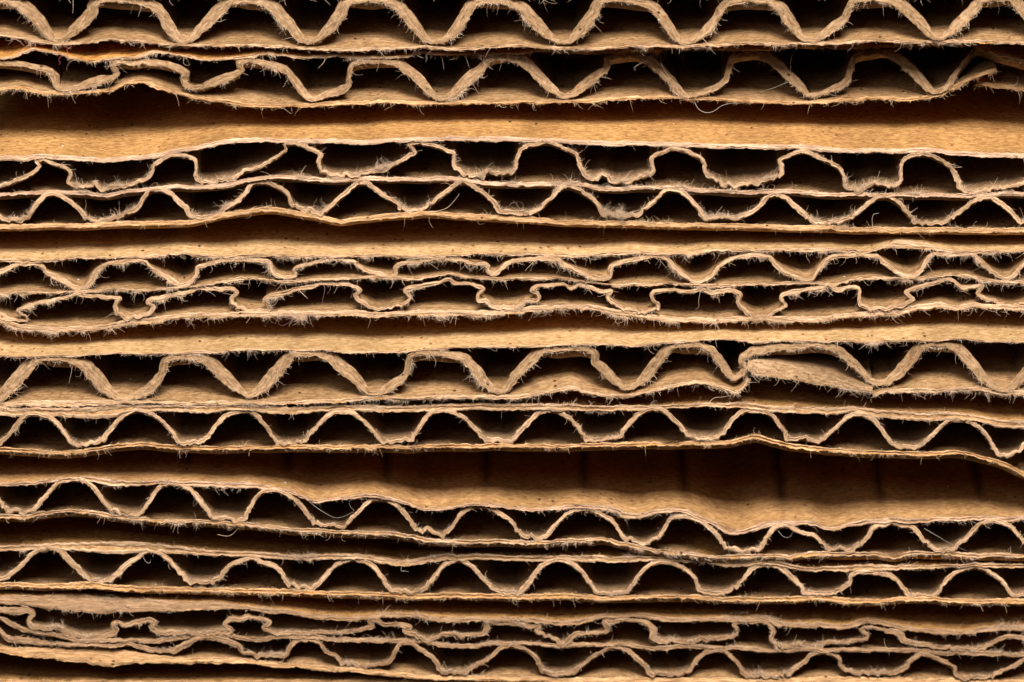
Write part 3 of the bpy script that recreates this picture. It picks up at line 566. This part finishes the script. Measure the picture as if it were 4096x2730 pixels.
strand({0: [(680, 270), (665, 360), (648, 440)]}, 1350, -0.2, S, O, F_PALE, 0.002)
strand({1: [(1455, 600), (1420, 640), (1370, 650), (1335, 655)]}, 1350, -0.2, S, O, F_PALE, 0.0022)
strand({2: [(1970, 610), (2020, 570), (2100, 560), (2180, 545)]}, 1350, -0.2, S, O, F_PALE, 0.0018)

# ------------------------------------------------------------------ F
pf = [(0, -1.8), (1800, -1.2), (4096, 0.0)]
S, O = sheet('thin wavy single wall cardboard directly below the sheet with the torn curled liner', -1.3, 1790)
layer('liner', {0: [(0, 740, 78), (200, 740, 78), (400, 730, 66), (600, 745, 80), (800, 760, 95), (1000, 760, 110), (1100, 745, 100), (1250, 690, 45), (1400, 685, 45), (1600, 695, 65), (1800, 720, 80), (1950, 720, 85), (2100, 690, 60), (2353, 690)],
 1: [(0, 690), (200, 710), (450, 715), (600, 710), (800, 695, 48), (1100, 705), (1500, 700), (1900, 690), (2353, 695)],
 2: [(0, 692), (300, 690), (600, 690), (900, 690, 50), (1200, 690, 50), (1400, 685, 45), (1600, 665, 36), (1900, 665, 40), (2353, 668)],
 3: [(0, 700), (150, 700), (400, 710), (800, 725), (1000, 705, 48), (1150, 740), (1500, 775, 78), (1850, 785, 78), (2100, 790), (2353, 840, 70)]},
 1350, 62, pf, S, O, (M_EDGE, M_OUT, M_IN), seed=61, lip=0.03, groove=0.06, bevel=0.15, fr=(('up', 2300, 0.022, None), ('nap', 1300, 0.016, None), ('down', 250, 0.02, None)))
layer('fluting', {0: [(-120, 1070), (-60, 1060), (0, 1000, 45), (70, 930), (140, 850), (200, 770), (270, 725), (360, 720), (450, 740), (540, 810), (620, 900), (670, 980), (730, 1020), (800, 1010), (880, 1010), (950, 970, 48), (1030, 890), (1100, 800), (1180, 730), (1280, 690), (1370, 700), (1450, 735), (1530, 800), (1610, 900), (1680, 975), (1740, 990), (1830, 990), (1900, 980), (1970, 910), (2050, 810), (2130, 730), (2240, 695), (2330, 690)],
 1: [(20, 710), (80, 760), (160, 850), (220, 930), (270, 980), (380, 1000), (480, 990), (540, 930), (620, 840), (700, 760), (780, 710), (870, 695), (960, 705), (1040, 770), (1120, 840), (1190, 920), (1240, 975), (1330, 980), (1420, 970), (1500, 950), (1570, 880), (1630, 800), (1700, 720), (1800, 685), (1900, 690), (1990, 740), (2070, 810), (2140, 890), (2200, 960), (2280, 975), (2340, 968)],
 2: [(0, 965), (50, 980), (130, 960), (210, 870), (280, 790), (360, 710), (450, 680), (540, 690), (640, 745), (720, 820), (790, 910), (830, 960), (920, 970), (1020, 965), (1100, 940), (1170, 860), (1250, 770), (1330, 700), (1420, 675), (1510, 675), (1590, 730), (1680, 810), (1760, 890), (1820, 945), (1900, 950), (2000, 950), (2080, 910), (2160, 820), (2230, 740), (2310, 690), (2340, 688)],
 3: [(20, 692), (120, 700), (210, 740), (280, 820), (350, 920), (400, 965), (480, 960), (540, 970), (620, 985), (700, 950), (790, 870), (880, 780), (970, 730), (1060, 725), (1140, 760), (1220, 840), (1300, 950), (1350, 1020), (1430, 1020), (1500, 1030), (1580, 1040), (1680, 960), (1770, 870), (1860, 790), (1960, 770), (2070, 785), (2160, 850), (2250, 950), (2310, 1060), (2353, 1100), (2430, 1110), (2520, 1080), (2640, 960)]},
 1350, 36, pf, S, O, (M_EDGE, M_MED, M_MED), low=False, bevel=0.2, seed=62, lip=0.06, fr=(('up', 1100, 0.017, None), ('up', 700, 0.02, 'trough'), ('nap', 1200, 0.013, None), ('down', 300, 0.016, None)))
layer('liner', {0: [(0, 1075), (300, 1085), (500, 1100), (700, 1105), (900, 1075), (1100, 1040), (1250, 1020), (1500, 1040), (1800, 1060), (2353, 1060)],
 1: [(0, 1050), (600, 1050), (1200, 1050), (1800, 1045), (2353, 1035)],
 2: [(0, 1035), (500, 1045), (900, 1035), (1300, 1020), (1700, 1015), (2000, 1015), (2200, 1000), (2353, 965)],
 3: [(0, 955), (100, 960), (250, 1000), (400, 1040), (600, 1060), (900, 1090), (1300, 1110), (1700, 1110), (2000, 1110), (2200, 1160), (2353, 1200), (2550, 1290), (2700, 1330)]},
 1350, 36, pf, S, O, (M_EDGEO, M_IN, M_OUT), seed=63, lip=0.085, bevel=0.15, groove=0.03, fr=(('up', 900, 0.02, None), ('nap', 900, 0.015, None), ('down', 900, 0.022, None)))

# ------------------------------------------------------------------ G
pg = [(0, -0.9), (1700, 0.3), (2900, 1.5), (4096, 1.8)]
S, O = sheet('thin wavy cardboard sagging to the right, with a wide dark gap above it', -0.1, 2130)
layer('liner', {0: [(0, 340, 26), (300, 325, 26), (500, 300, 24), (700, 280, 24), (900, 305, 40), (1100, 335, 50), (1300, 340), (1500, 330), (1700, 335), (2000, 350, 50), (2353, 365, 50)],
 1: [(0, 370, 50), (200, 380), (350, 400, 24), (500, 455, 24), (620, 500, 26), (750, 490, 30), (900, 470, 30), (1100, 455, 36), (1300, 470, 30), (1500, 530, 24), (1650, 575, 24), (1800, 572, 24), (2000, 545, 26), (2200, 535, 28), (2353, 545, 28)],
 2: [(0, 545, 28), (250, 575, 24), (450, 575, 30), (700, 545, 36), (900, 560), (1100, 590), (1180, 640, 50), (1350, 630), (1500, 605), (1750, 600), (1850, 640, 30), (2000, 700, 30), (2150, 790, 40), (2250, 800), (2353, 780)],
 3: [(0, 770), (150, 730, 50), (300, 715, 50), (550, 710), (750, 755), (900, 740), (1100, 700), (1340, 680), (1450, 700), (1600, 690), (1900, 675), (2200, 660), (2353, 665)]},
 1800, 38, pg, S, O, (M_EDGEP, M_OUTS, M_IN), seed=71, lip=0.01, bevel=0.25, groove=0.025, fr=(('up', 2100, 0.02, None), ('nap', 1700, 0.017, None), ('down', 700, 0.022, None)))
layer('fluting', {0: [(-120, 330), (-60, 400), (0, 480), (60, 560), (100, 585), (150, 560), (200, 600), (280, 590), (350, 530), (430, 430), (510, 340), (600, 290), (710, 275), (800, 290), (880, 350), (950, 440), (1010, 530), (1080, 570), (1160, 600), (1240, 610), (1320, 590), (1380, 520), (1440, 430), (1520, 350), (1610, 315), (1710, 325), (1800, 380), (1880, 470), (1950, 570), (2020, 640), (2120, 640), (2230, 665), (2310, 630), (2345, 575)],
 1: [(10, 540), (60, 460), (130, 400), (230, 380), (330, 400), (420, 460), (500, 550), (580, 650), (650, 700), (720, 715), (800, 705), (850, 730), (920, 700), (990, 610), (1070, 520), (1140, 470), (1240, 465), (1340, 490), (1420, 550), (1500, 650), (1580, 750), (1640, 770), (1660, 730), (1720, 780), (1810, 795), (1880, 760), (1940, 670), (2010, 590), (2080, 550), (2190, 530), (2290, 560), (2340, 592)],
 2: [(10, 605), (80, 650), (150, 730), (210, 800), (290, 810), (370, 830), (440, 800), (520, 720), (600, 640), (690, 580), (800, 565), (900, 590), (1010, 640), (1080, 710), (1140, 790), (1200, 850), (1245, 830), (1270, 870), (1340, 885), (1440, 860), (1510, 800), (1570, 700), (1620, 640), (1730, 620), (1830, 650), (1930, 710), (2020, 790), (2090, 880), (2150, 930), (2240, 940), (2345, 950)],
 3: [(0, 950), (80, 930), (130, 870), (180, 790), (230, 740), (330, 700), (420, 745), (500, 780), (590, 800), (660, 860), (730, 930), (790, 950), (830, 920), (880, 940), (960, 940), (1040, 890), (1110, 810), (1180, 730), (1270, 710), (1340, 680), (1420, 710), (1530, 730), (1600, 800), (1680, 900), (1730, 945), (1850, 940), (1930, 930), (2010, 860), (2090, 770), (2180, 690), (2300, 665), (2353, 680), (2450, 720), (2550, 820), (2660, 940)]},
 1800, 34, pg, S, O, (M_EDGE, M_MED, M_MED), low=False, bevel=0.2, seed=72, lip=0.06, fr=(('up', 1000, 0.017, None), ('up', 600, 0.02, 'trough'), ('nap', 1300, 0.013, None), ('down', 500, 0.018, None)))
layer('liner', {0: [(0, 640), (150, 645), (300, 635), (450, 610), (650, 590), (850, 605), (1050, 640), (1250, 665), (1600, 680), (2000, 700), (2353, 720)],
 1: [(0, 725), (400, 765), (800, 785), (1100, 800), (1300, 805), (1500, 830), (1700, 870), (2000, 880), (2353, 875)],
 2: [(0, 870), (250, 895), (500, 880), (700, 870), (950, 860), (1100, 890), (1300, 935), (1500, 970), (1800, 1000), (2050, 1038), (2200, 1028), (2353, 1018)],
 3: [(0, 1015), (250, 1010), (380, 1030), (500, 1000), (800, 1000), (1200, 1005), (1400, 1020), (1500, 990), (1800, 1000), (2353, 1010)]},
 1800, 34, pg, S, O, (M_EDGE, M_IN, M_OUT), seed=73, lip=0.085, bevel=0.15, groove=0.025, fr=(('up', 900, 0.018, None), ('nap', 900, 0.015, None), ('down', 2000, 0.024, None)))
strand({1: [(560, 490), (620, 540), (700, 590), (800, 640), (880, 630), (970, 585)]}, 1800, -0.02, S, O, F_WHITE, 0.0017)
strand({1: [(985, 575), (940, 520), (940, 480), (980, 460)]}, 1800, -0.02, S, O, F_WHITE, 0.0017)
strand({3: [(1640, 740), (1740, 800), (1900, 890), (2040, 950)]}, 1800, 0.04, S, O, F_WHITE, 0.0016)
strand({0: [(2050, 795), (2160, 810), (2250, 735)]}, 1800, -0.1, S, O, F_TAN, 0.0018)
strand({3: [(260, 760), (320, 820), (370, 822), (405, 770)]}, 1800, 0.04, S, O, F_WHITE, 0.0016)

# ------------------------------------------------------------------ H
ph = [(0, 0.8), (1500, 1.6), (3000, 1.9), (4096, 2.1)]
S, O = sheet('wavy single wall cardboard below the sagging sheet, top liner frayed open near the left', 0.5, 2395)
layer('liner', {0: [(0, 955, 42), (300, 945, 50), (500, 930, 48), (700, 945, 66), (900, 970, 100), (1200, 980, 108), (1400, 965, 88), (1700, 975, 66), (2000, 995, 52), (2353, 1010, 46)],
 1: [(0, 1010), (200, 1020), (400, 1040, 36), (700, 1030), (1000, 1030), (1200, 1065, 60), (1450, 1100, 50), (1600, 1080, 60), (1850, 1035, 60), (2100, 1040, 60), (2353, 1045, 60)],
 2: [(0, 1045), (300, 1050), (600, 1045), (900, 1055, 60), (1200, 1055), (1500, 1045, 40), (1700, 1055), (2000, 1080), (2200, 1105, 60), (2353, 1105)],
 3: [(0, 1085), (200, 1082), (400, 1120, 36), (700, 1140, 34), (900, 1145), (1200, 1130), (1500, 1135), (1800, 1110, 32), (2100, 1100, 34), (2353, 1110, 36)]},
 1800, 50, ph, S, O, (M_EDGE, M_OUT, M_IN), seed=81, lip=0.03, bevel=0.2, groove=0.055, fr=(('up', 2300, 0.02, None), ('nap', 2200, 0.019, None), ('down', 300, 0.02, None)))
layer('fluting', {0: [(-120, 150), (-60, 190), (0, 215), (50, 210), (120, 140), (200, 70), (280, -10), (350, -60), (450, -90), (520, -85), (600, -30, 50), (680, 60, 50), (760, 140, 50), (830, 200), (900, 205), (1000, 205), (1080, 170, 46), (1180, 80, 46), (1280, 10), (1370, -50), (1450, -55), (1530, -30), (1620, 50), (1710, 150), (1790, 230), (1870, 240), (1960, 235), (2050, 190), (2130, 110), (2220, 50), (2340, 10)],
 1: [(30, 5), (100, 40), (230, 90), (310, 170), (350, 250), (430, 275), (500, 300), (580, 290), (660, 220), (740, 140), (820, 70), (900, 30), (1000, 20), (1080, 40), (1160, 90), (1230, 170), (1300, 270), (1350, 310), (1430, 300), (1500, 310), (1600, 320), (1670, 260), (1750, 170), (1830, 80), (1920, 30), (2020, 45), (2100, 100), (2180, 190), (2260, 290), (2330, 320)],
 2: [(0, 320), (80, 320), (180, 325), (250, 260), (320, 170), (400, 80), (500, 35), (600, 35), (700, 70), (780, 150), (850, 250), (900, 310), (1000, 330), (1080, 330), (1150, 330), (1220, 280), (1290, 190), (1370, 100), (1450, 50), (1540, 40), (1650, 70), (1760, 120), (1830, 200), (1870, 300), (1950, 325), (2050, 335), (2120, 335), (2220, 270), (2300, 190), (2340, 140)],
 3: [(0, 125), (60, 75), (140, 60), (250, 80), (340, 140), (420, 220), (480, 290), (510, 330), (590, 340), (660, 345), (750, 345), (830, 300), (930, 235), (960, 170), (1010, 145), (1150, 140), (1300, 165), (1380, 210), (1440, 290), (1500, 350), (1580, 350), (1640, 360), (1740, 345), (1810, 270), (1880, 180), (1960, 120), (2070, 95), (2180, 100), (2260, 140), (2353, 210), (2450, 320), (2520, 360), (2640, 340)]},
 2230, 36, ph, S, O, (M_EDGE, M_MED, M_MED), low=False, bevel=0.2, seed=82, lip=0.06, fr=(('up', 1000, 0.017, None), ('up', 700, 0.022, 'trough'), ('nap', 1300, 0.013, None), ('down', 400, 0.016, None)))
layer('liner', {0: [(0, 280), (400, 290), (800, 300, 70), (1200, 310), (1600, 320), (2000, 330), (2353, 335)],
 1: [(0, 340), (400, 350), (800, 355, 36), (1200, 370, 36), (1600, 385, 45), (2000, 380), (2353, 390)],
 2: [(0, 390), (400, 390), (800, 395), (1100, 410), (1400, 385, 28), (1700, 390, 30), (2000, 405), (2353, 415)],
 3: [(0, 420), (300, 415), (600, 400), (900, 425), (1200, 430), (1500, 420), (1800, 430), (2100, 435), (2353, 435)]},
 2230, 44, ph, S, O, (M_EDGEO, M_IN, M_OUT), seed=83, lip=0.085, bevel=0.2, groove=0.03, fr=(('up', 1200, 0.022, None), ('nap', 1100, 0.015, None), ('down', 1500, 0.022, None)))
strand({0: [(1350, 925), (1345, 1000), (1380, 1060), (1410, 1065), (1422, 1035)]}, 1800, -0.05, S, O, F_WHITE, 0.0024)
strand({1: [(1425, 90), (1423, 130), (1460, 128), (1490, 138)]}, 2230, 0.04, S, O, F_WHITE, 0.0024)

# ------------------------------------------------------------------ I
pi_ = [(0, 1.0), (1000, 1.6), (2200, 2.8), (4096, 3.2)]
S, O = sheet('dull brown double wall cardboard near the bottom, crushed fluting, broad bent liners at left', 2.3, 2715)
layer('liner', {0: [(0, 440, 80), (300, 465, 105), (600, 490, 135), (800, 510, 160), (1000, 520, 145), (1200, 505, 125), (1400, 500, 105), (1600, 500, 95), (2000, 495, 80), (2200, 490, 45), (2353, 505, 30)],
 1: [(0, 500), (200, 525), (500, 560), (800, 590), (1000, 595), (1200, 575), (1500, 560), (1700, 590), (1900, 605), (2353, 595)],
 2: [(0, 615), (300, 620), (600, 635), (750, 620), (950, 580), (1200, 578), (1400, 580), (1550, 608), (2000, 605), (2353, 595)],
 3: [(0, 590), (100, 585), (300, 650), (600, 665), (850, 680), (1000, 650), (1100, 625), (1300, 650), (1500, 690), (1800, 725), (2050, 725), (2353, 700)]},
 2230, 42, pi_, S, O, (M_EDGED, M_OUT, M_IN), seed=91, lip=0.01, bevel=0.6, fr=(('up', 1900, 0.036, None), ('nap', 700, 0.02, None), ('down', 500, 0.024, None)))
layer('fluting', {0: [(-120, 500, 60), (0, 500, 60), (150, 510, 70), (250, 500, 60), (310, 540, 48), (270, 600, 38), (310, 650, 42), (420, 670, 42), (530, 660, 38), (620, 710, 42), (750, 745, 38), (900, 755, 38), (1000, 740, 48), (1080, 690, 52), (1060, 630, 45), (1100, 600, 38), (1170, 640, 42), (1300, 610, 50), (1430, 590, 45), (1460, 620, 42), (1420, 650, 38), (1480, 695, 42), (1650, 700, 48), (1800, 720, 38), (2000, 710, 50), (2150, 700, 50), (2180, 670, 38), (2120, 630, 42), (2160, 590, 50), (2280, 585, 50), (2340, 562, 45)],
 1: [(20, 565), (100, 580), (190, 610), (150, 640), (120, 650), (160, 690), (260, 725), (400, 710), (550, 720), (640, 700), (760, 705), (900, 705), (1050, 680), (1150, 650), (1130, 610, 45), (1130, 588, 36), (1190, 590), (1250, 625), (1380, 630), (1500, 660, 50), (1460, 690), (1540, 730), (1660, 785), (1740, 760), (1800, 735), (1950, 735), (2100, 730), (2200, 720), (2220, 670, 48), (2230, 610, 45), (2340, 612)],
 2: [(0, 630), (150, 640), (280, 650), (370, 640), (345, 690, 50), (420, 740), (530, 770), (570, 810), (640, 790), (680, 735), (800, 720), (920, 705), (1010, 690), (1000, 650), (980, 612), (1080, 600), (1200, 588), (1300, 600), (1400, 630, 52), (1450, 700, 60), (1430, 750, 45), (1550, 790), (1650, 780), (1720, 820), (1800, 810), (1850, 780), (1980, 770), (2120, 755), (2230, 730), (2230, 680), (2200, 640), (2260, 612), (2340, 605)],
 3: [(20, 602), (120, 610), (190, 640), (220, 700, 50), (200, 780), (240, 825), (370, 840), (470, 790), (540, 840), (650, 840), (720, 810), (860, 800), (1000, 780), (1090, 765), (1090, 730), (1040, 690), (1100, 665), (1230, 680), (1340, 700, 52), (1420, 740, 70), (1440, 790, 60), (1540, 810), (1680, 830), (1800, 850), (1950, 860), (2150, 860), (2280, 810), (2353, 770), (2450, 745), (2600, 750)]},
 2230, 36, pi_, S, O, (M_EDGED, M_MED, M_MED), low=False, bevel=0.3, seed=92, lip=0.04, fr=(('up', 1700, 0.024, 'trough'), ('nap', 1500, 0.02, None), ('down', 600, 0.02, None)))
layer('liner', {0: [(0, 600), (100, 650), (250, 710), (400, 740), (550, 760), (700, 800), (900, 815), (1050, 805), (1200, 800), (1500, 800), (1700, 775), (1850, 740), (2050, 740), (2250, 770), (2353, 790)],
 1: [(0, 790), (300, 765), (550, 760), (900, 790), (1200, 800), (1400, 805), (1600, 810), (1900, 855), (2150, 845), (2353, 830)],
 2: [(0, 820), (300, 825), (580, 855), (800, 840), (1000, 835), (1200, 850), (1400, 870), (1700, 860), (2000, 865), (2353, 870)],
 3: [(0, 880), (200, 900), (500, 885), (800, 885), (1100, 890), (1500, 890), (1800, 910), (2100, 925), (2353, 930)]},
 2230, 36, pi_, S, O, (M_EDGED, M_IN, M_MED), seed=93, lip=0.06, bevel=0.2, fr=(('up', 1900, 0.024, None), ('nap', 900, 0.018, None)))
layer('fluting', {0: [(-120, 640), (0, 700, 38), (80, 770, 50), (200, 785, 60), (350, 800, 50), (500, 812, 40), (700, 820, 34), (900, 830, 34), (1100, 825, 34), (1200, 812, 34), (1290, 845, 36), (1420, 870, 38), (1530, 875, 38), (1660, 870, 50), (1740, 830, 52), (1850, 770, 42), (2000, 770, 45), (2150, 800, 50), (2260, 840, 45), (2270, 880, 42), (2300, 908, 36), (2340, 915)],
 1: [(20, 920), (100, 925), (250, 925), (340, 915), (370, 850), (420, 800), (530, 775), (640, 795), (690, 860), (730, 895), (810, 920), (840, 970), (900, 1005), (980, 1010), (1080, 1020), (1200, 1010), (1300, 990), (1340, 940), (1380, 860), (1430, 810), (1520, 815), (1600, 870), (1700, 930), (1760, 990), (1780, 1050), (1850, 1080), (1980, 1080), (2080, 1060), (2200, 990), (2300, 910), (2340, 872)],
 2: [(0, 865), (50, 835), (150, 835), (260, 880), (330, 950), (380, 1040), (450, 1085), (560, 1095), (660, 1095), (750, 1040), (850, 960), (950, 890), (1030, 845), (1120, 850), (1230, 900), (1310, 970), (1370, 1050), (1400, 1095), (1500, 1090), (1600, 1100), (1700, 1090), (1790, 1050), (1850, 970), (1950, 890), (2050, 870), (2130, 890), (2220, 980), (2300, 1080), (2345, 1110)],
 3: [(0, 1112), (100, 1120), (250, 1110), (350, 1100), (430, 1040), (530, 970), (570, 920), (660, 890), (770, 910), (840, 950), (850, 1010), (920, 1060), (1020, 1090), (1130, 1080), (1250, 1090), (1370, 1080), (1450, 1040, 50), (1530, 960, 50), (1610, 910, 38), (1720, 950), (1850, 990), (1920, 1030), (1930, 1100), (2000, 1125), (2150, 1130), (2280, 1110), (2353, 1080), (2450, 1040), (2600, 960)]},
 2230, 36, pi_, S, O, (M_EDGED, M_MED, M_MED), low=False, bevel=0.25, seed=94, lip=0.06, fr=(('up', 1900, 0.026, 'trough'), ('up', 500, 0.018, None), ('nap', 1300, 0.018, None)))
layer('liner', {0: [(0, 900, 70), (200, 930, 85), (500, 965, 115), (800, 1000, 160), (1000, 1020, 180), (1200, 1005, 125), (1500, 995, 80), (1700, 995, 55), (2000, 995, 50), (2353, 1000, 50)],
 1: [(0, 1010), (400, 1045), (900, 1080), (1300, 1115), (1600, 1150), (1900, 1160), (2353, 1158)],
 2: [(0, 1165), (400, 1172), (1200, 1190, 60), (2353, 1200, 60)],
 3: [(0, 1200, 60), (900, 1195, 80), (1200, 1200, 70), (2353, 1210, 60)]},
 2230, 42, pi_, S, O, (M_EDGEO, M_IN, M_OUT), seed=95, lip=0.02, bevel=0.5, fr=(('up', 1500, 0.024, None), ('nap', 500, 0.016, None)))

# ------------------------------------------------------------------ J
pj = [(0, 2.6), (4096, 3.2)]
S, O = sheet('lowest cardboard sheet, only a brown strip of its top visible at bottom left', 2.5, 2950)
layer('liner', {0: [(0, 1195), (2353, 1192)], 1: [(0, 1190), (1400, 1190), (2353, 1235)], 2: [(0, 1260), (2353, 1290)], 3: [(0, 1290), (2353, 1290)]},
 2230, 36, pj, S, O, (M_EDGEO, M_OUT, M_IN), seed=101, fr=(('up', 900, 0.022, None), ('nap', 500, 0.016, None)))
wave = []
for i in range(25):
    wave.append((-200+i*206*Z*1.0, 1330 if i % 2 == 0 else 1480))
layer('fluting', {0: wave[:24]}, 2230, 36, pj, S, O, (M_EDGE, M_MED, M_MED), low=False, seed=102, fr=None)
layer('liner', {0: [(0, 1530), (2353, 1530)], 3: [(0, 1530), (2353, 1530)]}, 2230, 34, pj, S, O, (M_EDGE, M_IN, M_OUT), seed=103, fr=None)
